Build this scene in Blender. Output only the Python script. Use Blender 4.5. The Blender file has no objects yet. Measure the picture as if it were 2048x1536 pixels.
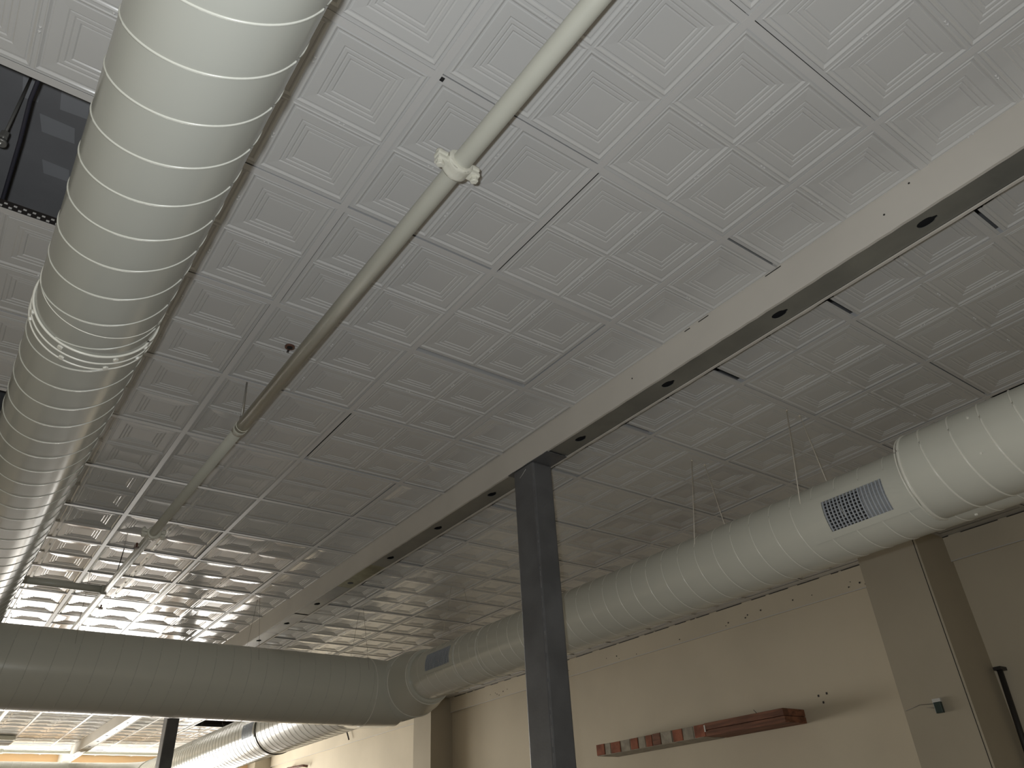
import bpy, bmesh, math, random
from mathutils import Matrix, Vector
# Units: one ceiling panel (2 ft) = 1 unit "u"; z = 0 is the underside of the ceiling grid.
S = 0.6096
ZF = 5.52                                    # ceiling height above the floor, in u
sc = bpy.context.scene
COL = sc.collection
rnd = random.Random(7)
def W(x, y, z): return Vector((x*S, y*S, (z+ZF)*S))

# ------------------------------------------------------------------ camera
CAM = (-1.10846, -1.86428, -3.05795)
RR = Vector((0.808026, -0.587056, -0.049595)); RD = Vector((0.279214, 0.455715, -0.845200)); RF = Vector((0.518781, 0.669096, 0.532144))
cd = bpy.data.cameras.new('camera'); cam = bpy.data.objects.new('camera', cd); COL.objects.link(cam)
m = Matrix.Identity(4)
for i in range(3):
    m[i][0] = RR[i]; m[i][1] = -RD[i]; m[i][2] = -RF[i]
m.translation = W(*CAM)
cam.matrix_world = m
cd.sensor_width = 36.0; cd.lens = 1490.3/2048*36; cd.clip_start = 0.02; cd.clip_end = 200
sc.camera = cam
# ------------------------------------------------------------------ world, light, exposure
wd = bpy.data.worlds.new('world'); sc.world = wd; wd.use_nodes = True
wd.node_tree.nodes['Background'].inputs[0].default_value = (0.80, 0.88, 1.0, 1)
wd.node_tree.nodes['Background'].inputs[1].default_value = 1.0
sc.view_settings.view_transform = 'Standard'; sc.view_settings.look = 'None'
sc.view_settings.exposure = 0.0; sc.view_settings.gamma = 1.0; sc.view_settings.use_curve_mapping = False

def light(name, kind, loc, energy, color, **kw):
    d = bpy.data.lights.new(name, kind); d.energy = energy; d.color = color
    for k, v in kw.items(): setattr(d, k, v)
    o = bpy.data.objects.new(name, d); COL.objects.link(o); o.location = loc
    return o
# the camera's own flash, a hand's breadth up and left of the lens
FL = Vector(CAM) - RR*0.085 - RD*0.075
light('camera_flash', 'POINT', W(*FL), 96, (0.93, 0.97, 1.0), shadow_soft_size=0.018)
# daylight through the street windows in the far wall
WINS = [(-3.7, 1.3), (1.9, 4.5), (5.0, 7.8)]
WZ0, WZ1 = -4.5, -1.0
YW = 25.3
for k, (a, b) in enumerate(WINS):
    o = light('window_daylight', 'AREA', W((a+b)/2, YW-0.12, (WZ0+WZ1)/2), (250, 215, 90)[k], (1.0, 0.96, 0.88), shape='RECTANGLE', size=(b-a)*S, size_y=(WZ1-WZ0)*S)
    o.rotation_euler = (math.radians(-90-8), 0, 0)

# ------------------------------------------------------------------ materials
def mat(name, col, rough=0.5, metal=0.0, var=0.0, vscale=3.0, bump=0.0, bscale=60.0, coat=0.0, col2=None, spec=0.5, stretch=None, rvar=0.0):
    m = bpy.data.materials.new(name); m.use_nodes = True
    nt = m.node_tree; b = nt.nodes['Principled BSDF']
    b.inputs['Base Color'].default_value = (*col, 1); b.inputs['Roughness'].default_value = rough
    b.inputs['Metallic'].default_value = metal; b.inputs['Specular IOR Level'].default_value = spec
    b.inputs['Coat Weight'].default_value = coat; b.inputs['Coat Roughness'].default_value = 0.12
    tc = nt.nodes.new('ShaderNodeTexCoord'); src = tc.outputs['Object']
    if stretch:
        mp = nt.nodes.new('ShaderNodeMapping'); mp.inputs['Scale'].default_value = stretch
        nt.links.new(src, mp.inputs['Vector']); src = mp.outputs['Vector']
    if var or col2:
        n = nt.nodes.new('ShaderNodeTexNoise'); n.inputs['Scale'].default_value = vscale; n.inputs['Detail'].default_value = 6
        nt.links.new(src, n.inputs['Vector'])
        r = nt.nodes.new('ShaderNodeValToRGB')
        c2 = col2 or tuple(c*(1-var) for c in col)
        r.color_ramp.elements[0].color = (*c2, 1); r.color_ramp.elements[1].color = (*col, 1)
        r.color_ramp.elements[0].position = 0.36; r.color_ramp.elements[1].position = 0.62
        nt.links.new(n.outputs['Fac'], r.inputs['Fac']); nt.links.new(r.outputs['Color'], b.inputs['Base Color'])
        if rvar:
            mr = nt.nodes.new('ShaderNodeMapRange'); mr.inputs[3].default_value = rough-rvar; mr.inputs[4].default_value = rough+rvar
            nt.links.new(n.outputs['Fac'], mr.inputs[0]); nt.links.new(mr.outputs[0], b.inputs['Roughness'])
    if bump:
        n = nt.nodes.new('ShaderNodeTexNoise'); n.inputs['Scale'].default_value = bscale; n.inputs['Detail'].default_value = 3
        nt.links.new(src, n.inputs['Vector'])
        bp = nt.nodes.new('ShaderNodeBump'); bp.inputs['Strength'].default_value = bump; bp.inputs['Distance'].default_value = 0.01
        nt.links.new(n.outputs['Fac'], bp.inputs['Height']); nt.links.new(bp.outputs['Normal'], b.inputs['Normal'])
    return m
M_TIN = mat('white_tin_paint', (0.61, 0.61, 0.60), 0.11, var=0.05, vscale=1.2, bump=0.012, bscale=5, spec=0.5)
M_GRID = mat('white_grid_paint', (0.605, 0.60, 0.59), 0.4)
M_DUCT1 = mat('flash_dimmed_duct_paint', (0.40, 0.405, 0.365), 0.2, var=0.03, vscale=2, bump=0.02, bscale=5, spec=0.55)  # same duct paint, darkened to offset the close flash on the left duct
M_DUCT = mat('duct_paint', (0.62, 0.62, 0.55), 0.22, var=0.03, vscale=2, bump=0.02, bscale=5, spec=0.55)
M_SEAM = mat('seam_paint', (0.74, 0.73, 0.66), 0.26)
M_SEAM1 = mat('darker_seam_paint', (0.55, 0.555, 0.50), 0.25)  # darker seam tone, matched to the dimmed left duct paint
M_PIPE = mat('pipe_paint', (0.55, 0.55, 0.48), 0.33, var=0.04, vscale=6)
M_CPL = mat('coupling_paint', (0.70, 0.69, 0.60), 0.22, bump=0.3, bscale=40)
M_BEAM = mat('beam_drywall', (0.63, 0.60, 0.55), 0.7, var=0.07, vscale=2.5, bump=0.06, bscale=30)
M_TRACK = mat('galvanised_track', (0.29, 0.285, 0.25), 0.4, metal=0.3, var=0.25, vscale=2.2, col2=(0.17, 0.17, 0.155), rvar=0.08)
M_STAIN = mat('stained_track', (0.36, 0.34, 0.21), 0.5, metal=0.55, var=0.4, vscale=9)
M_COLM = mat('column_steel', (0.12, 0.122, 0.128), 0.45, var=0.3, vscale=5, bump=0.05, bscale=60)
M_SCR = mat('bare_scratch', (0.42, 0.42, 0.40), 0.4)
M_WELD = mat('weld_dust', (0.16, 0.16, 0.165), 0.7, var=0.3, vscale=20)
M_WALL = mat('cream_wall', (0.64, 0.575, 0.455), 0.82, var=0.10, vscale=1.0, bump=0.05, bscale=25)
M_PIL = mat('tan_pilaster', (0.46, 0.41, 0.32), 0.82, var=0.08, vscale=1.3, bump=0.05, bscale=25)
M_FAR = mat('far_wall', (0.78, 0.54, 0.31), 0.8, var=0.05)
M_BRICK = mat('red_brick', (0.36, 0.13, 0.075), 0.9, var=0.45, vscale=9, bump=0.3, bscale=40)
M_MORT = mat('brick_mortar', (0.42, 0.38, 0.31), 0.95, var=0.3, vscale=12, bump=0.3, bscale=50)
M_WOOD = mat('old_red_timber', (0.25, 0.105, 0.06), 0.8, var=0.5, vscale=5, stretch=(4, 0.6, 8), bump=0.2, bscale=20)
M_DARK = mat('black_metal', (0.028, 0.025, 0.024), 0.5)
M_BLK = mat('hole_shade_black', (0.012, 0.012, 0.013), 0.9)  # near-black that paints in the shade inside holes and openings
M_DECK = mat('plenum_deck', (0.36, 0.36, 0.37), 0.95, var=0.15, vscale=3)
M_PATCH = mat('deck_patch', (0.50, 0.51, 0.53), 0.9, var=0.1)
M_GRILLE = mat('grille_metal', (0.50, 0.54, 0.60), 0.35, metal=0.3)
M_DAMP = mat('damper_metal', (0.34, 0.35, 0.36), 0.5, metal=0.3)
M_WIRE = mat('hanger_wire', (0.66, 0.62, 0.54), 0.45, metal=0.2)
M_WIRED = mat('dull_wire', (0.22, 0.20, 0.17), 0.5)
M_RUST = mat('rusty_bronze', (0.16, 0.075, 0.05), 0.6, var=0.5, vscale=40)
M_COND = mat('conduit_dark', (0.055, 0.055, 0.075), 0.5)
M_ROD = mat('rod_zinc', (0.40, 0.39, 0.36), 0.35, metal=0.5)
M_FLOOR = mat('floor_boards', (0.20, 0.165, 0.13), 0.55, var=0.3, vscale=2, stretch=(8, 0.7, 1))
M_FRAME = mat('window_frame', (0.12, 0.11, 0.10), 0.5)
M_BOX = mat('box_green_black', (0.03, 0.05, 0.045), 0.4)
M_WHITE = mat('white_plastic', (0.62, 0.62, 0.60), 0.4)
gm = bpy.data.materials.new('window_glass'); gm.use_nodes = True
gb = gm.node_tree.nodes['Principled BSDF']; gb.inputs['Transmission Weight'].default_value = 1; gb.inputs['Roughness'].default_value = 0.02

# ------------------------------------------------------------------ helpers
ORG = {}
class B:
    """collects vertices in world units u, then links one mesh object"""
    def __init__(s): s.v = []; s.f = []; s.sm = []
    def quad(s, pts, sm=False):
        i = len(s.v); s.v += [tuple(p) for p in pts]; s.f.append(tuple(range(i, i+len(pts)))); s.sm.append(sm); return s
    def box(s, x0, x1, y0, y1, z0, z1):
        i = len(s.v)
        s.v += [(x, y, z) for z in (z0, z1) for y in (y0, y1) for x in (x0, x1)]
        for f in ((0,2,3,1), (4,5,7,6), (0,1,5,4), (2,6,7,3), (0,4,6,2), (1,3,7,5)):
            s.f.append(tuple(i+k for k in f)); s.sm.append(False)
        return s
    def tube(s, pts, r, n=12, cap=True, sm=True):
        pts = [Vector(p) for p in pts]; rings = []
        rr = r if isinstance(r, (list, tuple)) else [r]*len(pts)
        for k, p in enumerate(pts):
            d = (pts[min(k+1, len(pts)-1)] - pts[max(k-1, 0)]).normalized()
            a = Vector((0, 0, 1)) if abs(d.z) < 0.9 else Vector((1, 0, 0))
            u = d.cross(a).normalized(); w = d.cross(u)
            i = len(s.v); s.v += [tuple(p + (u*math.cos(t) + w*math.sin(t))*rr[k]) for t in [2*math.pi*q/n for q in range(n)]]
            rings.append(i)
        for a, b in zip(rings, rings[1:]):
            for q in range(n):
                s.f.append((a+q, a+(q+1) % n, b+(q+1) % n, b+q)); s.sm.append(sm)
        if cap:
            s.f.append(tuple(rings[0]+q for q in range(n))[::-1]); s.sm.append(False)
            s.f.append(tuple(rings[-1]+q for q in range(n))); s.sm.append(False)
        return s
    def link(s, name, material, parent=None, origin=None, bevel=0):
        if origin is None:
            origin = ORG[parent.name] if parent else tuple(sum(c)/len(s.v) for c in zip(*s.v))
        me = bpy.data.meshes.new(name)
        me.from_pydata([((x-origin[0])*S, (y-origin[1])*S, (z-origin[2])*S) for x, y, z in s.v], [], s.f)
        me.polygons.foreach_set('use_smooth', s.sm)
        me.materials.append(material); me.validate(); me.update()
        bm = bmesh.new(); bm.from_mesh(me); bmesh.ops.recalc_face_normals(bm, faces=bm.faces); bm.to_mesh(me); bm.free()
        return place(name, me, parent, origin, bevel)
def place(name, me, parent, origin, bevel=0):
    o = bpy.data.objects.new(name, me); COL.objects.link(o)
    ORG[o.name] = origin
    if parent:
        po = ORG[parent.name]; o.parent = parent
        o.location = ((origin[0]-po[0])*S, (origin[1]-po[1])*S, (origin[2]-po[2])*S)
    else: o.location = W(*origin)
    if bevel:
        b = o.modifiers.new('bevel', 'BEVEL'); b.width = bevel*S; b.segments = 2; b.limit_method = 'ANGLE'
    return o
def thing(name, label, cat, loc, group=None):
    o = bpy.data.objects.new(name, None); COL.objects.link(o); o.location = W(*loc); o.empty_display_size = 0.1
    ORG[o.name] = tuple(loc); o['label'] = label; o['category'] = cat
    if group: o['group'] = group
    return o
def tag(o, label, cat, group=None):
    o['label'] = label; o['category'] = cat
    if group: o['group'] = group
    return o
def struct(o, label=None):
    o['kind'] = 'structure'
    if label: o['label'] = label
    return o

# ------------------------------------------------------------------ room shell
XL, XR, YB = -4.1, 8.57, -6.0
struct(B().box(XL-.3, XR+.4, YB-.3, YW+.4, -ZF-.2, -ZF).link('floor', M_FLOOR))
wl = struct(B().box(XL-.3, XL, YB-.3, YW+.4, -ZF, 1.2).link('wall_left', M_WALL))
struct(B().box(XL-.3, XR+.4, YB-.3, YB, -ZF, 1.2).link('wall_back', M_WALL))
WR = struct(B().box(XR+.05, XR+.35, YB-.3, YW+.4, -ZF, 1.2).link('wall_right', M_WALL))
# the far wall with three street windows below the frame
b = B()
b.box(XL, XR+.05, YW, YW+.3, WZ1, 1.2); b.box(XL, XR+.05, YW, YW+.3, -ZF, WZ0)
xs = [XL] + [v for w in WINS for v in w] + [XR+.05]
for k in range(0, len(xs), 2): b.box(xs[k], xs[k+1], YW, YW+.3, WZ0, WZ1)
struct(b.link('wall_far', M_FAR))
for k, (a, c) in enumerate(WINS):
    b = B()
    b.box(a, a+.08, YW+.05, YW+.2, WZ0, WZ1).box(c-.08, c, YW+.05, YW+.2, WZ0, WZ1).box(a+.08, c-.08, YW+.05, YW+.2, WZ1-.08, WZ1).box(a+.08, c-.08, YW+.05, YW+.2, WZ0, WZ0+.1)
    b.box((a+c)/2-.04, (a+c)/2+.04, YW+.05, YW+.2, WZ0+.1, WZ1-.08)
    w = struct(b.link('window_%d' % (k+1), M_FRAME))
    for (p, q) in ((a+.08, (a+c)/2-.04), ((a+c)/2+.04, c-.08)):
        B().box(p, q, YW+.12, YW+.135, WZ0+.1, WZ1-.08).link('pane', gm, w)
# the drywall band that stands proud along the top of the right wall, between the pilasters
PILS = [(7.81, 2.07, 2.82), (8.065, 13.6, 14.36), (8.065, 24.6, 25.3)]
edges = [YB, 2.07, 2.82, 13.6, 14.36, 24.6]
for k in range(0, 6, 2):
    y0, y1 = edges[k], edges[k+1]
    n = max(4, int((y1-y0)*3)); b = B()
    for q in range(n):                                       # slightly ragged lower corner
        ya, yb = y0+(y1-y0)*q/n, y0+(y1-y0)*(q+1)/n
        b.box(XR, XR+.05, ya, yb, -.305, 0.0)
    t = struct(b.link('trim_%d' % (k//2+1), M_WALL))
    B().box(XR-.006, XR+.006, y0, y1, -.312, -.302).link('corner_bead', M_GRID, t)
    # dashes where the ceiling angle has pulled off the wall
    g = B(); r2 = random.Random(k)
    y = y0+.2
    while y < min(y1, 13.5):
        l = r2.uniform(.08, .5); g.box(XR-.004, XR+.002, y, min(y+l, y1), -.010, -.002+r2.uniform(0, .003)); y += l + r2.uniform(.03, .25)
    g.link('ceiling_gap', M_DARK, t)
# nail holes on the band
g = B(); r2 = random.Random(5)
for k in range(26):
    y = 3.2 + 9*r2.random()**1.3; z = -.22 + r2.uniform(-.05, .04); s_ = r2.uniform(.005, .011)
    g.box(XR-.004, XR+.004, y-s_, y+s_, z-s_, z+s_)
g.link('nail_hole', M_DARK, bpy.data.objects['trim_2'])['kind'] = 'stuff'
for k, (px, y0, y1) in enumerate(PILS):
    t = thing('pilaster', ['wide tan pilaster on right wall with small dark box on it', 'tan pilaster standing behind the square trunk duct junction', 'tan pilaster in the far corner of the room'][k], 'pilaster', (px, (y0+y1)/2, -ZF))
    B().box(px, XR+.05, y0, y1, -ZF, 0.0).link('shaft', M_PIL, t)
    B().box(px-.004, px+.01, y0-.004, y0+.018, -ZF, 0.0).link('corner_bead', M_PIL, t)
    if k == 0: B().box(px-.003, px+.003, y0+.022, y0+.030, -ZF, -.02).link('crack', M_DARK, t)

# ------------------------------------------------------------------ plenum above the ceiling
pl = struct(B().box(XL, XR+.05, YB, YW, 1.0, 1.2).link('roof_deck', M_DECK))
for (x, y, w, h) in ((-1.39, 1.98, .09, .12), (-1.44, 2.28, .11, .07), (-1.39, 2.66, .09, .06), (-1.62, 2.05, .05, .08)):
    B().quad([(x-w, y-h, .994), (x+w*.8, y-h*.9, .994), (x+w, y+h, .994), (x-w*.7, y+h*1.1, .994)]).link('patch', M_PATCH, pl)

# ------------------------------------------------------------------ ceiling: grid of tees and pressed tin panels
CE = thing('ceiling', 'white pressed tin panel ceiling in a tee grid', 'ceiling', (0, 8, 0))
del CE['category']; CE['kind'] = 'structure'
BX0, BX1, BX2 = 2.50, 2.72, 3.06      # beam left face, beam right face, end of flat trim
PROF = [(0, .0045), (.004, .0010), (.008, .0010), (.013, .0055), (.018, .0095), (.024, .0095), (.028, .0070), (.033, .0070), (.076, .0090), (.082, .0135), (.088, .0115), (.101, .0120), (.107, .0165), (.112, .0145), (.126, .0150), (.132, .0200), (.138, .0180)]
pc = {}
def panel_mesh(x0, x1, y0, y1):
    key = (round(x0, 3), round(x1, 3), round(y0, 3), round(y1, 3))
    if key in pc: return pc[key]
    v = []; f = []
    def q(*p): i = len(v); v.extend(p); f.append(tuple(range(i, i+len(p))))
    e0, e1 = .014, .986; c0, c1, c2, c3 = .034, .493, .507, .966; z = .0045
    cuts = [e0, c0, c1, c2, c3, e1]
    for i in range(5):
        for j in range(5):
            if i in (1, 3) and j in (1, 3): continue
            q((cuts[i], cuts[j], z), (cuts[i+1], cuts[j], z), (cuts[i+1], cuts[j+1], z), (cuts[i], cuts[j+1], z))
    for (ax, bx) in ((c0, c1), (c2, c3)):
        for (ay, by) in ((c0, c1), (c2, c3)):
            for (t0, z0), (t1, z1) in zip(PROF, PROF[1:]):
                o = [(ax+t0, ay+t0, z0), (bx-t0, ay+t0, z0), (bx-t0, by-t0, z0), (ax+t0, by-t0, z0)]
                n = [(ax+t1, ay+t1, z1), (bx-t1, ay+t1, z1), (bx-t1, by-t1, z1), (ax+t1, by-t1, z1)]
                for k in range(4): q(o[k], o[(k+1) % 4], n[(k+1) % 4], n[k])
            t, zz = PROF[-1]; q((ax+t, ay+t, zz), (bx-t, ay+t, zz), (bx-t, by-t, zz), (ax+t, by-t, zz))
    for s_ in (.25, .75):                                    # paired studs half way along each rib
        for d in (-.012, .012):
            for (cx, cy) in ((.5, s_+d), (s_+d, .5)):
                r = .006; tp = (cx, cy, -.005)
                pts = [(cx-r, cy-r, .0045), (cx+r, cy-r, .0045), (cx+r, cy+r, .0045), (cx-r, cy+r, .0045)]
                for k in range(4): q(pts[k], pts[(k+1) % 4], tp)
    me = bpy.data.meshes.new('ceiling_panel'); me.from_pydata([((a)*S, (b_)*S, c*S) for a, b_, c in v], [], f)
    bm = bmesh.new(); bm.from_mesh(me); bmesh.ops.remove_doubles(bm, verts=bm.verts, dist=1e-5)
    for (co, no, on) in (((x0*S, 0, 0), (-1, 0, 0), x0 > 0), ((x1*S, 0, 0), (1, 0, 0), x1 < 1), ((0, y0*S, 0), (0, -1, 0), y0 > 0), ((0, y1*S, 0), (0, 1, 0), y1 < 1)):
        if on: bmesh.ops.bisect_plane(bm, geom=bm.verts[:]+bm.edges[:]+bm.faces[:], plane_co=co, plane_no=no, clear_outer=True)
    bmesh.ops.recalc_face_normals(bm, faces=bm.faces)
    up = sum(fc.normal.z*fc.calc_area() for fc in bm.faces)
    if up > 0: bmesh.ops.reverse_faces(bm, faces=bm.faces)
    bm.to_mesh(me); bm.free(); me.materials.append(M_TIN)
    pc[key] = me; return me
def proj(x, y, z):
    d = Vector((x, y, z)) - Vector(CAM); w = d.dot(RF)
    if w <= 0.05: return None
    return 1024+1490.3*d.dot(RR)/w, 768+1490.3*d.dot(RD)/w, w
slots = []
missing = {(-2, 1), (-2, 4)}; missR = {(2, -1), (1, 18)}
ROFF = .05; RX = 3.44
for j in range(-6, 26):
    y1 = 1.0 if j+1 <= YW else YW-j
    for i in range(-4, 3):
        if (i, j) in missing: continue
        x0 = 0.0; x1 = 1.0 if i < 2 else (BX0-i)
        if i == -4: x0 = 0
        if y1 > 0.02: slots.append((i, j, x0, x1, 0.0, y1))
    yr1 = 1.0 if j+ROFF+1 <= YW else YW-j-ROFF
    for i in range(-1, 5):
        if (i, j) in missR: continue
        slots.append((RX+i, j+ROFF, (BX2+.02)-(RX+i) if i == -1 else 0.0, 1.0, 0.0 if j+ROFF >= YB else YB-j-ROFF, yr1))
def rank(s):
    cs = [proj(s[0]+a, s[1]+b_, 0) for a in (s[2], s[3]) for b_ in (s[4], s[5])]
    cs = [c for c in cs if c]
    if len(cs) < 4: return 1e6
    u0, u1 = min(c[0] for c in cs), max(c[0] for c in cs); v0, v1 = min(c[1] for c in cs), max(c[1] for c in cs)
    w = sum(c[2] for c in cs)/4
    if u1 < 0 or u0 > 2048 or v1 < 0 or v0 > 1536: return 1000+w
    return w
slots.sort(key=rank)
LIFT = {(1, 1): -.040}
rest = bmesh.new()
for n, (x, y, x0, x1, y0, y1) in enumerate(slots):
    me = panel_mesh(x0, x1, y0, y1)
    rx, ry = rnd.gauss(0, .0013), rnd.gauss(0, .0013)
    dx, dy = rnd.gauss(.003, .007), rnd.gauss(-.005, .008)
    dz = rnd.uniform(0, .004)
    if (x, y) in LIFT: dy = LIFT[(x, y)]; rx = .004
    if abs(x-(RX-1)) < .01: dy = -.050 + rnd.uniform(-.008, .008)
    cx, cy = (x0+x1)/2, (y0+y1)/2
    mt = Matrix.Translation(Vector((x+dx, y+dy, dz+.001))*S) @ Matrix.Translation(Vector((cx, cy, 0))*S) @ Matrix.Rotation(rx, 4, 'X') @ Matrix.Rotation(ry, 4, 'Y') @ Matrix.Translation(-Vector((cx, cy, 0))*S)
    if n < 298:
        o = bpy.data.objects.new('ceiling_panel', me); COL.objects.link(o); o.parent = CE
        o.matrix_local = Matrix.Translation(-Vector((ORG[CE.name]))*S) @ mt
    else:
        t_ = me.copy(); t_.transform(Matrix.Translation(-Vector((ORG[CE.name]))*S) @ mt); rest.from_mesh(t_); bpy.data.meshes.remove(t_)
me = bpy.data.meshes.new('outer_panels'); rest.to_mesh(me); rest.free(); me.materials.append(M_TIN)
o = bpy.data.objects.new('outer_panels', me); COL.objects.link(o); o.parent = CE; o['kind'] = 'stuff'
def tee_y(x, y0, y1):
    B().box(x-.02, x+.02, y0, y1, 0, .003).box(x-.0025, x+.0025, y0, y1, .003, .06).link('main_tee', M_GRID, CE)
for i in range(-4, 3): tee_y(i, YB, YW)
for i in range(0, 6): tee_y(RX+i, YB, YW)
for j in range(-5, 26):
    B().box(XL, BX0, j-.02, j+.02, .0005, .0035).box(XL, BX0, j-.0025, j+.0025, .0035, .05).link('cross_tee', M_GRID, CE)
    B().box(BX2+.02, XR, j+ROFF-.02, j+ROFF+.02, .0005, .0035).box(BX2+.02, XR, j+ROFF-.0025, j+ROFF+.0025, .0035, .05).link('cross_tee', M_GRID, CE)
B().box(RX+5.0, XR, YB, YW, .004, .010).link('edge_filler', M_GRID, CE)
B().box(BX1+.02, BX2, YB, YW, .001, .012).link('flat_edge_strip', M_BEAM, CE)
B().box(XL, XL+.1, YB, YW, .001, .012).link('edge_filler', M_GRID, CE)
B().box(BX2+.0, BX2+.004, YB, YW, .012, .06).link('edge_strip_web', M_DARK, CE)
# tee webs bared at the missing panels, with their punched slots
b = B(); b.box(-2, -1, 2-.004, 2+.0035, .004, .07); b.link('bare_tee_web', M_DARK, CE)
b = B(); b.box(-2, -1, 1-.02, 1-.002, .0035, .06); b.link('bare_tee_web', M_DARK, CE)
b = B()
for k in range(22): b.box(-1.98+k*.045, -1.98+k*.045+.016, 2-.0055, 2-.004, .022, .034)
for k in range(22): b.box(-1.96+k*.045, -1.96+k*.045+.016, 2-.0055, 2-.004, .044, .054)
o = b.link('tee_slots', M_GRID, CE); o['kind'] = 'stuff'
b = B(); b.box(RX+1, RX+2, 19.05-.004, 19.05+.0035, .004, .07); b.link('bare_tee_web', M_DARK, CE)

# things in the open panel on the left
tag(B().tube([(-1.30, .7, .42), (-1.50, 1.2, .33), (-1.525, 1.45, .30), (-1.53, 1.75, .29), (-1.545, 2.1, .29), (-1.57, 2.6, .31), (-1.6, 3.4, .36)], .0105, 10).link('flexible_conduit', M_COND), 'dark flexible conduit running through the open ceiling panel beside the big duct', 'conduit')
t = thing('hanger_clamp', 'grey threaded clamp seen inside the open ceiling panel at left edge', 'clamp', (-1.63, 1.96, .5))
B().tube([(-1.63, 1.96, .40), (-1.63, 1.96, .99)], .008, 8).link('rod', M_ROD, t)
B().tube([(-1.63, 1.96, .46), (-1.63, 1.96, .50)], .022, 6, sm=False).link('nut', M_ROD, t)
B().tube([(-1.63, 1.96, .41), (-1.63, 1.96, .43)], .03, 12).link('washer', M_ROD, t)
# small marks in the panels
tag(B().box(.022, .040, -.012, .010, -.003, .0042).link('screw_hole', M_BLK), 'tiny dark square hole in the tin ceiling at a grid corner', 'hole')

# ------------------------------------------------------------------ beam
BM = thing('ceiling_beam', 'long white drywall boxed beam with bare steel underside and punched holes', 'beam', (2.6, 8, -.24))
rb = random.Random(3)
def board(x0, x1, y0, y1, zb, name, jag=.0028):
    v = []; n = int((y1-y0)*14); b = B()
    zs = [zb + rb.uniform(-jag, jag)*(1 if rb.random() < .6 else .2) for _ in range(n+1)]
    for k in range(n):
        ya, yb = y0+(y1-y0)*k/n, y0+(y1-y0)*(k+1)/n; za, zc = zs[k], zs[k+1]
        i = len(b.v)
        b.v += [(x0, ya, za), (x1, ya, za), (x0, yb, zc), (x1, yb, zc), (x0, ya, .05), (x1, ya, .05), (x0, yb, .05), (x1, yb, .05)]
        for f in ((0, 2, 6, 4), (1, 5, 7, 3), (0, 1, 3, 2)):
            b.f.append(tuple(i+q for q in f)); b.sm.append(False)
    b.f += [(0, 4, 5, 1)]; b.sm.append(False)
    i = len(b.v)-8; b.f.append((i+2, i+3, i+7, i+6)); b.sm.append(False)
    return b.link(name, M_BEAM, BM)
board(BX0, BX0+.02, YB, YW, -.240, 'left_board')
board(BX1, BX1+.02, YB, YW, -.240, 'right_board')
for q, (x, y, z) in enumerate([(2.499, -.72, -.12), (2.499, 1.32, -.10), (2.499, -.9, -.03)]):
    B().tube([(x-.001, y, z), (x+.003, y, z)], .006, 8).link('screw_head', M_DARK, BM)
for (y, z, l) in ((.55, -.006, .09), (.72, -.008, .05), (-.05, -.004, .12)):
    B().box(BX0-.002, BX0+.002, y, y+l, z-.004, z+.002).link('paint_gap', M_DARK, BM)
def track(y0, y1, holes, z=-.232, material=M_TRACK):
    b = B(); x0, x1 = BX0+.02, BX1; xc = (x0+x1)/2
    cuts = [y0] + [(a+c)/2 for a, c in zip(holes, holes[1:])] + [y1]
    if not holes: b.box(x0, x1, y0, y1, z, z+.008); return b.link('steel_track', material, BM)
    for h, ya, yb in zip(holes, cuts, cuts[1:]):
        N = 28
        def hole(t):
            c, s_ = math.cos(t), math.sin(t)
            x = .034*math.copysign(abs(c)**.85, c); y = .048*math.copysign(abs(s_)**.8, s_)
            if s_ < -.93: y -= .018; x *= .9                      # the small key notch at one end
            return (xc+x, h+y)
        def outer(t):
            c, s_ = math.cos(t), math.sin(t)
            hx = (x1-x0)/2; py = (yb-h) if s_ > 0 else (h-ya)
            k = min(hx/abs(c) if abs(c) > 1e-6 else 1e9, py/abs(s_) if abs(s_) > 1e-6 else 1e9)
            return (xc+c*k, h+s_*k)
        ang = sorted([2*math.pi*k/N for k in range(N)] + [math.atan2(sy, sx) % (2*math.pi) for sx in (-(x1-x0)/2, (x1-x0)/2) for sy in (ya-h, yb-h)])
        for t0, t1 in zip(ang, ang[1:]+[ang[0]+2*math.pi]):
            if t1-t0 < 1e-6: continue
            a0, a1, o0, o1 = hole(t0), hole(t1), outer(t0), outer(t1)
            b.quad([(*a0, z), (*a1, z), (*o1, z), (*o0, z)])
            b.quad([(*a0, z), (*a1, z), (*a1, z+.006), (*a0, z+.006)])
    b.box(x0, x0+.004, y0, y1, z, z+.07); b.box(x1-.004, x1, y0, y1, z, z+.07)
    return b.link('steel_track', material, BM)
track(YB, 2.37, [-4.86, -3.86, -2.86, -1.86, -.86, .12, 1.10, 2.08])
track(2.39, 5.62, [3.35, 4.31, 5.32]); track(5.62, 6.50, [], material=M_STAIN, z=-.231)
B().box(BX0+.03, BX1-.01, YB, YW, -.200, -.195).link('cavity_shade_sheet', M_BLK, BM)  # black sheet added so the cavity behind the punched holes looks unlit
track(6.50, 7.79, [7.29], z=-.232)
track(7.81, 8.85, [8.30], z=-.238); track(8.88, YW, [9.37]+[9.37+k for k in range(1, 15)], z=-.232)
B().tube([(2.62, 6.32, -.2325), (2.62, 6.32, -.2305)], .036, 16).link('knockout', M_BLK, BM)

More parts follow.
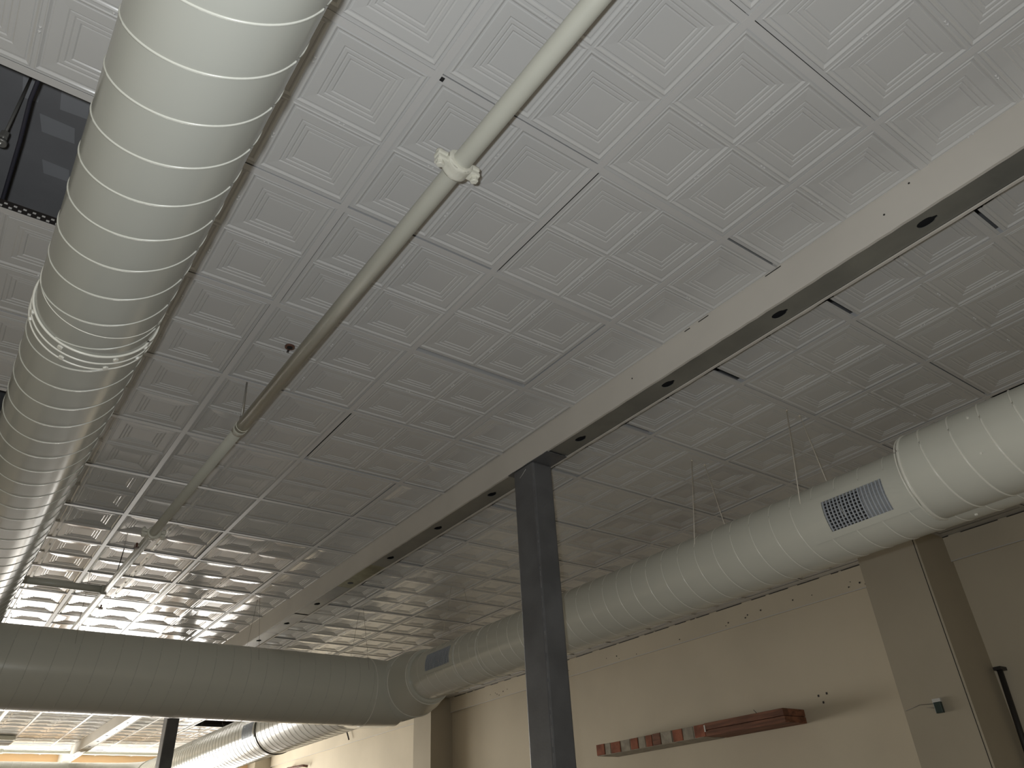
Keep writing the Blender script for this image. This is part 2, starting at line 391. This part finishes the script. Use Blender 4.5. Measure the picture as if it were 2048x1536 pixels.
# ------------------------------------------------------------------ columns
def column(x0, x1, y0, y1, label):
    t = thing('steel_column', label, 'column', ((x0+x1)/2, (y0+y1)/2, -ZF))
    B().box(x0, x1, y0, y1, -ZF, -.246).link('shaft', M_COLM, t, bevel=.018)
    B().box(x0-.0, x1+.004, y0-.20, y1+.08, -.246, -.2385).link('cap_plate', M_COLM, t)
    B().box(x0-.1, x1+.1, y0-.1, y1+.1, -ZF, -ZF+.03).link('base_plate', M_COLM, t)
    return t
c = column(2.50, 2.71, 2.57, 2.845, 'near dark grey square steel column under the beam')
rs = random.Random(11)
b = B()
z = -.34
while z > -3.2:                                              # chalky drips along the near corner
    l = rs.uniform(.02, .16); wd_ = rs.uniform(.001, .007)
    b.box(2.5005-.0035+.004, 2.5005+.004+wd_, 2.5715-.0008, 2.5715+.006, z-l, z); z -= l + rs.uniform(.005, .07)
b.link('corner_wear', M_WELD, c)
B().tube([(2.4995, 2.755, -.335), (2.4993, 2.72, -.318), (2.4993, 2.69, -.300), (2.4993, 2.665, -.285)], .0028, 6).link('scratch', M_SCR, c)
B().tube([(2.4993, 2.755, -.335), (2.4993, 2.765, -.36), (2.4993, 2.762, -.40)], .0018, 6).link('scratch', M_WELD, c)
B().tube([(2.60, 2.5692, -.62), (2.597, 2.5692, -.66)], .004, 6).link('scratch', M_WELD, c)
column(2.50, 2.71, 13.4, 13.67, 'distant dark square steel column beyond the trunk duct')

# ------------------------------------------------------------------ ducts
def cyl(b, ax, c, r, a0, a1, n=96, cap0=False, cap1=False, nseg=1):
    """cylinder along axis ax ('x' or 'y') with centre line c=(other, z)"""
    P = lambda a, t: (c[0]+r*math.cos(t), a, c[1]+r*math.sin(t)) if ax == 'y' else (a, c[0]+r*math.cos(t), c[1]+r*math.sin(t))
    base = len(b.v)
    for s_ in range(nseg+1):
        a = a0+(a1-a0)*s_/nseg
        b.v += [P(a, 2*math.pi*k/n) for k in range(n)]
    for s_ in range(nseg):
        i = base+s_*n
        for k in range(n):
            b.f.append((i+k, i+(k+1) % n, i+n+(k+1) % n, i+n+k)); b.sm.append(True)
    if cap0: b.f.append(tuple(base+k for k in range(n))); b.sm.append(False)
    if cap1: b.f.append(tuple(base+nseg*n+k for k in range(n))); b.sm.append(False)
    return b
def ridge(b, path, rw, n=6):
    b.tube(path, rw, n, cap=False)
def seams(b, ax, c, r, a0, a1, pitch, slope, off, rw=.0062):
    """raised lock seam wound round the duct; breaks are on the hidden top"""
    k0 = int((a0-off-abs(slope))/pitch)-2; k1 = int((a1-off+abs(slope))/pitch)+2
    N = 72
    for k in range(k0, k1+1):
        path = []
        for q in range(N+1):
            t = math.pi/2 + 2*math.pi*q/N
            tt = t if t < 2*math.pi else t-2*math.pi
            a = off + pitch*k + slope*(t if t < 2*math.pi else t)/(2*math.pi)
            if a < a0 or a > a1:
                if len(path) > 2: ridge(b, path, rw)
                path = []; continue
            rr = r-.0012
            path.append((c[0]+rr*math.cos(t), a, c[1]+rr*math.sin(t)) if ax == 'y' else (a, c[0]+rr*math.cos(t), c[1]+rr*math.sin(t)))
        if len(path) > 2: ridge(b, path, rw)
    return b
def ring(b, ax, c, r, a, rw, N=96, n=8):
    pts = []
    for q in range(N+1):
        t = 2*math.pi*q/N
        pts.append((c[0]+r*math.cos(t), a, c[1]+r*math.sin(t)) if ax == 'y' else (a, c[0]+r*math.cos(t), c[1]+r*math.sin(t)))
    b.tube(pts, rw, n, cap=False); return b
def screws(parent, c, r, a, degs, rad=.012):
    for d in degs:
        t = math.radians(d); p = Vector((c[0]+r*math.cos(t), a, c[1]+r*math.sin(t))); n = Vector((math.cos(t), 0, math.sin(t)))
        B().tube([p, p+n*.010], rad, 6, sm=False).link('screw', M_SEAM, parent)

# the big duct on the left
LC = (-.966, -.917); LR = .2448
D1 = thing('spiral_duct', 'large glossy white spiral duct hanging under the left side of the ceiling', 'duct', (LC[0], 2, LC[1]))
B_ = B(); cyl(B_, 'y', LC, LR, YB+.02, 7.70, cap0=True, nseg=12); B_.link('duct_shell', M_DUCT1, D1)
B_ = B(); seams(B_, 'y', LC, LR, YB+.02, 1.27, .198, -.4347, -.2225+.0, rw=.005); seams(B_, 'y', LC, LR, 1.39, 7.66, .198, -.4347, -.2225, rw=.005); B_.link('spiral_seam', M_SEAM1, D1)
B_ = B(); cyl(B_, 'y', LC, LR+.006, 1.275, 1.385); cb = B_.link('coupling_band', M_DUCT1, D1)
for a in (1.275, 1.335, 1.385): ring(B(), 'y', LC, LR+.005, a, .0055).link('band_edge', M_SEAM, cb)
ring(B(), 'y', LC, LR, 1.12, .0022).link('band_edge', M_SEAM, cb)
screws(cb, LC, LR+.004, 1.30, (-156, -112, -62, -28)); screws(cb, LC, LR+.004, 1.37, (-158, -108, -68, -34))
# the wide trunk duct crossing the room
XC = (8.09, -1.086); XRD = .434
D2 = thing('trunk_duct', 'widest grey spiral duct crossing the room from side to side', 'duct', (1, XC[0], XC[1]))
B_ = B(); cyl(B_, 'x', XC, XRD, XL, 3.72, nseg=14, n=128); B_.link('duct_shell', M_DUCT, D2)
B_ = B(); seams(B_, 'x', XC, XRD, XL, 3.70, .21, -.30, .03, rw=.0045); B_.link('spiral_seam', M_SEAM1, D2)
RC = (4.19, -1.018); RD_ = .302
# conical take-off and tee body that runs along the wall duct
B_ = B(); N = 128
for (x0_, r0), (x1_, r1) in zip([(3.72, .434), (3.95, .425)], [(3.95, .425), (4.22, .415)]):
    i = len(B_.v)
    for xx, rr in ((x0_, r0), (x1_, r1)):
        B_.v += [(xx, XC[0]+rr*math.cos(2*math.pi*k/N), XC[1]+rr*math.sin(2*math.pi*k/N)) for k in range(N)]
    for k in range(N): B_.f.append((i+k, i+(k+1) % N, i+N+(k+1) % N, i+N+k)); B_.sm.append(True)
B_.link('tee_branch', M_DUCT, D2)
ring(B(), 'x', XC, XRD, 3.72, .008).link('joint_bead', M_SEAM, D2)
TC = (4.25, -1.03)
B_ = B(); cyl(B_, 'y', TC, .42, 7.60, 8.60, cap0=True, cap1=True, n=128); B_.link('tee_body', M_DUCT, D2)
# short stepped sleeve between the tee and the smaller wall duct
B_ = B(); i = 0
prof = [(7.60, .42, TC), (7.45, .40, TC), (7.19, .345, (4.21, -1.02)), (7.10, .330, RC)]
for yy, rr, cc in prof: B_.v += [(cc[0]+rr*math.cos(2*math.pi*k/N), yy, cc[1]+rr*math.sin(2*math.pi*k/N)) for k in range(N)]
for s_ in range(len(prof)-1):
    for k in range(N): B_.f.append((s_*N+k, s_*N+(k+1) % N, (s_+1)*N+(k+1) % N, (s_+1)*N+k)); B_.sm.append(True)
B_.f.append(tuple(range(3*N, 4*N))); B_.sm.append(False)
B_.link('reducer', M_DUCT, D2)
ring(B(), 'y', TC, .42, 7.60, .009).link('joint_bead', M_SEAM, D2)
ring(B(), 'y', (4.21, -1.02), .345, 7.17, .008).link('joint_bead', M_SEAM, D2)

# the wall duct to the right
D3 = thing('vent_duct', 'white spiral duct along the right wall with two vent grilles', 'duct', (RC[0], 4, RC[1]))
B_ = B(); cyl(B_, 'y', RC, RD_, -1.6, 7.14, nseg=9, cap0=True, n=128); B_.link('duct_shell', M_DUCT, D3)
B_ = B(); seams(B_, 'y', RC, RD_, -1.6, 7.08, .198, -.280, 1.3117, rw=.0042); B_.link('spiral_seam', M_SEAM, D3)
for a in (5.57, 6.05): ring(B(), 'y', RC, RD_+.001, a, .006).link('joint_bead', M_SEAM, D3)
def saddle(parent, c, r, y0, y1, t0, t1, m=.10, mt=8, dy=17, nfin=9, split=None):
    """curved saddle plate, frame and bars of a duct grille"""
    P = lambda rr, y, d: (c[0]+rr*math.cos(math.radians(d)), y, c[1]+rr*math.sin(math.radians(d)))
    def patch(b, rr, ya, yb, ta, tb, th=None, n=14):
        for k in range(n):
            d0, d1 = ta+(tb-ta)*k/n, ta+(tb-ta)*(k+1)/n
            b.quad([P(rr, ya, d0), P(rr, yb, d0), P(rr, yb, d1), P(rr, ya, d1)], True)
            if th:
                b.quad([P(rr, ya, d0), P(rr, ya, d1), P(rr-th, ya, d1), P(rr-th, ya, d0)]); b.quad([P(rr, yb, d0), P(rr, yb, d1), P(rr-th, yb, d1), P(rr-th, yb, d0)])
        if th:
            for d in (ta, tb): b.quad([P(rr, ya, d), P(rr, yb, d), P(rr-th, yb, d), P(rr-th, ya, d)])
        return b
    R1 = r+.014
    b = B()
    patch(b, R1, y0-m, y0, t0-mt, t1+mt, .014, 20); patch(b, R1, y1, y1+m, t0-mt, t1+mt, .014, 20)
    patch(b, R1, y0, y1, t0-mt, t0, .014, 4); patch(b, R1, y0, y1, t1, t1+mt, .014, 4)
    v = b.link('vent_frame', M_DUCT, parent)
    ys = y0 if split is None else split
    patch(B(), r+.002, ys, y1, t0, t1).link('opening_shade', M_BLK, v)  # black patch on the uncut shell, painted shade for the duct's inside
    if split is not None: patch(B(), r+.004, y0, split, t0, t1).link('damper', M_DAMP, v)
    for k in range(dy):
        yy = y0+(y1-y0)*(k+.5)/dy; w = (y1-y0)/dy*.16
        patch(B(), r+.017, yy-w, yy+w, t0, t1, .010, 10).link('grille_bar', M_GRILLE, v)
    b = B()
    for k in range(nfin):
        d = t0+(t1-t0)*(k+.5)/nfin; hw = (t1-t0)/nfin*.17
        patch(b, r+.009, y0, y1, d-hw, d+hw, .004, 1)
    b.link('grille_fins', M_DAMP, v)
    return v
saddle(D3, RC, RD_, .42, .905, 170, 212, m=.17, mt=9, split=.60)
saddle(D3, RC, RD_, 6.13, 6.70, 152, 190, m=.07, mt=7, dy=17)
# the larger sleeve that comes from behind the camera and covers the wall duct's end
SC_ = (4.00, -1.020); SR = .301
D4 = thing('upstream_duct', 'nearest section of duct at right edge with a flared open lip', 'duct', (SC_[0], -2, SC_[1]))
B_ = B(); cyl(B_, 'y', SC_, SR, YB+.02, .18, nseg=6, cap0=True, n=128); B_.link('duct_shell', M_DUCT, D4)
B_ = B(); cyl(B_, 'y', SC_, SR-.008, -.4, .18, nseg=1, cap1=True, n=128); B_.link('inner_sleeve', M_DUCT, D4)
B_ = B(); seams(B_, 'y', SC_, SR, YB+.02, .11, .198, -.26, .14, rw=.007); B_.link('spiral_seam', M_SEAM, D4)
ring(B(), 'y', SC_, SR, .18, .009).link('lip', M_SEAM, D4)
ring(B(), 'y', SC_, SR-.004, .205, .005).link('lip', M_SEAM, D4)
screws(D4, SC_, SR, -.30, (150, 200), .008)
screws(D3, RC, RD_, .02, (-118, -96), .010); screws(D3, RC, RD_, -.22, (-112,), .010)

# the duct beyond the trunk, and its elbow
FC = (4.40, -.865)
D5 = thing('far_duct', 'long silvery duct running away beyond the trunk duct', 'duct', (FC[0], 15, FC[1]))
B_ = B(); cyl(B_, 'y', FC, XRD, 9.8, 22.0, nseg=14, n=128); B_.link('duct_shell', M_DUCT, D5)
B_ = B()
for yy, rr, cc in ((8.60, .42, TC), (9.8, XRD, FC)): B_.v += [(cc[0]+rr*math.cos(2*math.pi*k/N), yy, cc[1]+rr*math.sin(2*math.pi*k/N)) for k in range(N)]
for k in range(N): B_.f.append((k, (k+1) % N, N+(k+1) % N, N+k)); B_.sm.append(True)
B_.link('offset_piece', M_DUCT, D5)
B_ = B(); seams(B_, 'y', FC, XRD, 9.85, 22.0, .198, -.28, .0, rw=.0055); B_.link('spiral_seam', M_DUCT, D5)
ring(B(), 'y', FC, XRD+.004, 13.0, .010).link('joint_bead', M_DARK, D5)
ring(B(), 'y', FC, XRD+.004, 22.0, .012).link('joint_bead', M_SEAM, D5)
saddle(D5, FC, XRD, 13.11, 13.70, 164, 196, m=.05, mt=4, dy=13)
EL = B(); NE = 10; RB = .9
for s_ in range(NE+1):
    a = math.pi/2*s_/NE
    cx, cy = FC[0]-RB+RB*math.cos(a), 22.0+RB*math.sin(a)
    ux, uy = math.cos(a), math.sin(a)
    EL.v += [(cx+ux*XRD*math.cos(2*math.pi*k/64), cy+uy*XRD*math.cos(2*math.pi*k/64), FC[1]+XRD*math.sin(2*math.pi*k/64)) for k in range(64)]
for s_ in range(NE):
    for k in range(64): EL.f.append((s_*64+k, s_*64+(k+1) % 64, (s_+1)*64+(k+1) % 64, (s_+1)*64+k)); EL.sm.append(s_ >= 0)
EL.link('elbow', M_DUCT, D5)
B_ = B(); cyl(B_, 'x', (22.9, FC[1]), XRD, XL, FC[0]-RB, nseg=8, n=96, cap0=True); B_.link('return_run', M_DUCT, D5)
B_ = B(); seams(B_, 'x', (22.9, FC[1]), XRD, XL, FC[0]-RB, .21, -.3, 0, rw=.005); B_.link('return_seam', M_SEAM, D5)

# ------------------------------------------------------------------ hanger wires
def wire(p, q, label, group=None, r=.0038, material=M_WIRE):
    t = thing('hanger_wire', label, 'wire', p, group)
    B().tube([p, q], r, 6).link('strand', material, t)
    B().tube([(p[0], p[1], p[2]-.0), (p[0], p[1], p[2]-.014)], r*2.6, 8).link('eye', material, t)
    return t
wire((4.10, 1.09, 0), (3.915, 1.09, -.90), 'front wire of the pair nearest the large vent grille')
wire((4.28, 1.09, 0), (4.46, 1.09, -.90), 'rear wire of the pair nearest the large vent grille')
wire((4.12, 2.18, 0), (3.925, 2.18, -.90), 'front wire of the second pair from the large vent grille')
wire((4.30, 2.18, 0), (4.47, 2.18, -.90), 'rear wire of the second pair from the large vent grille')
for y, nn in ((4.6, 'just behind the near steel column'), (6.4, 'above the smaller distant vent grille')):
    for sx, ff in ((-1, 'front'), (1, 'rear')): wire((4.19+sx*.09, y, 0), (4.19+sx*.275, y, -.90), '%s thin duct wire %s' % (ff, nn), 'wires along the far half of the vent duct', r=.0022)
for x, nm in ((.08, 'beside the sprinkler pipe'), (2.12, 'beside the boxed beam'), (3.62, 'left of the tee')):
    for sy, nn in ((-1, 'near'), (1, 'far')):
        wire((x+sy*.03, XC[0]+sy*.13, 0), (x+sy*.03, XC[0]+sy*.41, XC[1]+.20), '%s wire of the trunk duct pair %s' % (nn, nm), r=.0017, material=M_WIRED)
for y, nn in ((14.6, 'nearer'), (17.2, 'farther')):
    for sx, ff in ((-1, 'left'), (1, 'right')): wire((FC[0]+sx*.15, y, 0), (FC[0]+sx*.41, y, FC[1]+.2), '%s wire of the %s pair on the duct beyond the trunk duct' % (ff, nn), 'wires along the far duct', r=.002, material=M_WIRED)

# ------------------------------------------------------------------ sprinkler pipe
PX, PZ = .192, -.36; PR = .0455
SP = thing('sprinkler_pipe', 'painted sprinkler main running under the ceiling with bolted couplings', 'pipe', (PX, 2, PZ))
B().tube([(PX+.02, YB, PZ), (PX+.004, .1, PZ), (PX, 3.06, PZ)], PR, 32).link('thick_pipe', M_PIPE, SP)
B().tube([(PX, 3.04, PZ), (PX, 3.10, PZ)], [PR+.003, PR+.001], 24).link('reducer', M_PIPE, SP)
B().tube([(PX, 3.08, PZ), (PX-.008, 5.4, PZ), (PX-.02, YW, PZ)], PR*.86, 28).link('thin_pipe', M_PIPE, SP)
def coupling(y, s=1.0):
    b = B(); pr = [(-.040, .046), (-.040, .062), (-.028, .068), (-.010, .066), (.010, .066), (.028, .068), (.040, .062), (.040, .046)]
    b.tube([(PX, y+a*s, PZ) for a, r in pr], [r*s for a, r in pr], 32)
    for sx in (-1, 1):
        i = len(b.v)
        x0, x1 = (PX+.050*s, PX+.112*s) if sx > 0 else (PX-.112*s, PX-.050*s)
        b.box(x0, x1, y-.026*s, y+.026*s, PZ-.030*s, PZ-.004*s); b.box(x0, x1, y-.026*s, y+.026*s, PZ+.004*s, PZ+.030*s)
    c = b.link('coupling', M_CPL, SP, bevel=.008)
    for sx in (-1, 1):
        x = PX+sx*.092*s
        B().tube([(x, y, PZ-.052*s), (x, y, PZ+.052*s)], .011*s, 12).link('bolt', M_CPL, c)
        B().tube([(x, y, PZ-.046*s), (x, y, PZ-.028*s)], .020*s, 6, sm=False).link('nut', M_CPL, c)
        B().tube([(x, y, PZ+.028*s), (x, y, PZ+.042*s)], .019*s, 12).link('bolt_head', M_CPL, c)
coupling(.13); coupling(5.42, .95)
B().tube([(.172, 3.0, 0), (.172, 3.0, PZ+.05)], .0065, 8).link('hanger_rod', M_ROD, SP)
B().tube([(.172, 3.0, PZ+.02), (.172, 3.0, PZ+.07)], .012, 8).link('rod_nut', M_ROD, SP)
ring(B(), 'y', (PX, PZ), PR+.002, 3.0, .003, N=32).link('clevis', M_CPL, SP)
B().tube([(.21, 7.0, 0), (.19, 7.0, PZ+.03)], .005, 8).link('hanger_rod', M_DARK, SP)
B().tube([(LC[0]+.1, 7.38, PZ), (PX, 7.38, PZ)], .038, 20).link('branch_pipe', M_PIPE, SP)
B().tube([(PX-.06, 7.38, PZ), (PX, 7.38, PZ)], .052, 20).link('tee_fitting', M_PIPE, SP)
def head(x, y, z):
    h = B().tube([(x, y, z), (x, y, z-.045)], .010, 8).link('sprinkler_head', M_RUST, SP)
    B().tube([(x, y, z-.045), (x, y, z-.050)], .026, 10).link('deflector', M_RUST, h)
    B().tube([(x-.018, y, z-.02), (x-.018, y, z-.045)], .003, 6).link('frame_arm', M_RUST, h)
    B().tube([(x+.018, y, z-.02), (x+.018, y, z-.045)], .003, 6).link('frame_arm', M_RUST, h)
head(.130, 5.78, PZ+.015); head(.262, 8.02, PZ+.01)
# escutcheon hole in the ceiling beside the pipe
t = thing('ceiling_escutcheon', 'small rusty round escutcheon hole beside the sprinkler pipe', 'escutcheon', (.262, 2.40, 0))
B().tube([(.262, 2.40, -.006), (.262, 2.40, .004)], .034, 20).link('plate', M_RUST, t)
B().tube([(.262, 2.40, -.008), (.262, 2.40, -.004)], .020, 16).link('hole', M_BLK, t)
B().tube([(.268, 2.44, -.002), (.270, 2.462, -.006)], .008, 8).link('tab', M_DARK, t)

# ------------------------------------------------------------------ far end details
SM = thing('cross_main', 'grey pipe crossing the far end of the room just under the ceiling', 'pipe', (0, 23.4, -.14))
B().tube([(XL, 23.4, -.14), (7.9, 23.4, -.14)], .042, 16).link('run', M_PIPE, SM)
B().tube([(.85, 23.4, -.14), (.93, 23.4, -.14)], .06, 16).link('coupling', M_PIPE, SM)
B().tube([(.70, 23.4, -.12), (.70, 23.4, .0)], .010, 8).link('hanger_rod', M_DARK, SM)
t = thing('ceiling_fixture', 'rounded pale fixture on the far ceiling at the left edge', 'fixture', (.62, 21.9, -.1))
B().box(.2, .98, 21.45, 22.35, -.13, 0.0).link('housing', M_PIPE, t, bevel=.06)
B().box(.26, .92, 21.52, 22.28, -.145, -.13).link('lens', M_DAMP, t)

# ------------------------------------------------------------------ brick and timber ledge on the right wall
LX0, LX1 = 8.15, XR+.05; LZ0, LZ1 = -1.775, -1.605; LY0, LY1 = 4.62, 8.38
LG = thing('brick_ledge', 'narrow ledge of exposed brick and red timber on the cream right wall', 'ledge', (LX1, 6.5, LZ0))
B().box(LX0+.012, LX1, 6.05, LY1-.01, LZ0, LZ1-.006).link('mortar_bed', M_MORT, LG)
widths = [(.20, 1), (.13, 0), (.22, 1), (.21, 0), (.17, 1), (.15, 0), (.14, 1), (.17, 2), (.22, 0), (.20, 1), (.20, 0), (.21, 1)]
tot = sum(w for w, _ in widths); y = LY1; k_ = (LY1-6.0)/tot
for q, (w, kind) in enumerate(widths):
    y2 = y-w*k_
    B().box(LX0 + rs.uniform(-.004, .008), LX0+.25, y2+.010, y-.010, LZ0+.004+rs.uniform(0, .006), LZ1-rs.uniform(.0, .008)).link('brick', (M_MORT, M_BRICK, M_WOOD)[kind], LG, bevel=.006)
    y = y2
B().box(LX0-.004, LX1, LY0, 6.0, LZ0+.085, LZ1+.004).link('timber_board', M_WOOD, LG, bevel=.006)
B().box(LX0+.004, LX1, LY0, 6.0, LZ0, LZ0+.080).link('timber_board', M_WOOD, LG, bevel=.006)
B().box(LX0-.008, LX0-.002, 5.985, 6.01, LZ0+.06, LZ1-.02).link('metal_tag', M_WHITE, LG)
tag(B().tube([(8.15, 5.05, LZ1), (8.15, 5.09, LZ1+.05)], .004, 6).link('bent_nail', M_DARK), 'small bent nail sticking up from the ledge top', 'nail')
for (y, z, w) in ((4.35, -1.47, 'left'), (4.22, -1.46, 'upper right'), (4.3, -1.56, 'lowest')):
    tag(B().box(XR+.046, XR+.052, y-.012, y+.012, z-.014, z+.014).link('plaster_chip', M_DARK), 'tiny dark wall chip, %s of the three past the right end of the ledge' % w, 'chip', 'wall chips beside the ledge')

# ------------------------------------------------------------------ electrical box and bar on the right
t = thing('junction_box', 'small dark electrical box with white cover on the wide pilaster', 'electrical box', (7.80, 2.42, -1.94))
B().box(7.765, 7.81, 2.375, 2.455, -2.01, -1.90).link('body', M_BOX, t, bevel=.006)
B().box(7.775, 7.81, 2.37, 2.46, -1.90, -1.865).link('cover', M_WHITE, t)
B().tube([(7.807, 2.455, -1.91), (7.807, 2.62, -1.895), (7.807, 2.80, -1.93)], .004, 6).link('wire', M_WIRED, t)
B().tube([(7.80, 2.455, -1.955), (7.80, 2.55, -1.935)], .003, 6).link('wire', M_WIRED, t)
t = thing('metal_bar', 'dark metal bar standing against the right wall in the lower right corner', 'bar', (8.5, 2.0, -3.6))
B().tube([(8.50, 1.96, -1.565), (8.50, 2.032, -3.2)], .031, 12).link('bar', M_DARK, t)
B().box(8.46, 8.62, 1.93, 2.01, -1.60, -1.565).link('end_bracket', M_DARK, t)
tag(B().tube([(8.48, 18.8, .0), (8.48, 18.62, -.24)], .02, 8).link('threaded_stub', M_DARK), 'short dark rod hanging above the far part of right wall', 'rod')
t = thing('wall_bracket', 'small dark bracket on the cream wall at bottom edge beyond the trunk duct', 'bracket', (8.5, 22.2, -.6))
B().tube([(8.55, 22.75, -.56), (8.42, 22.70, -.54), (8.42, 21.5, -.58), (8.55, 21.45, -.60)], .035, 10).link('arm', M_RUST, t)
B().box(8.55, 8.62, 22.60, 22.85, -.66, -.48).link('plate', M_RUST, t)
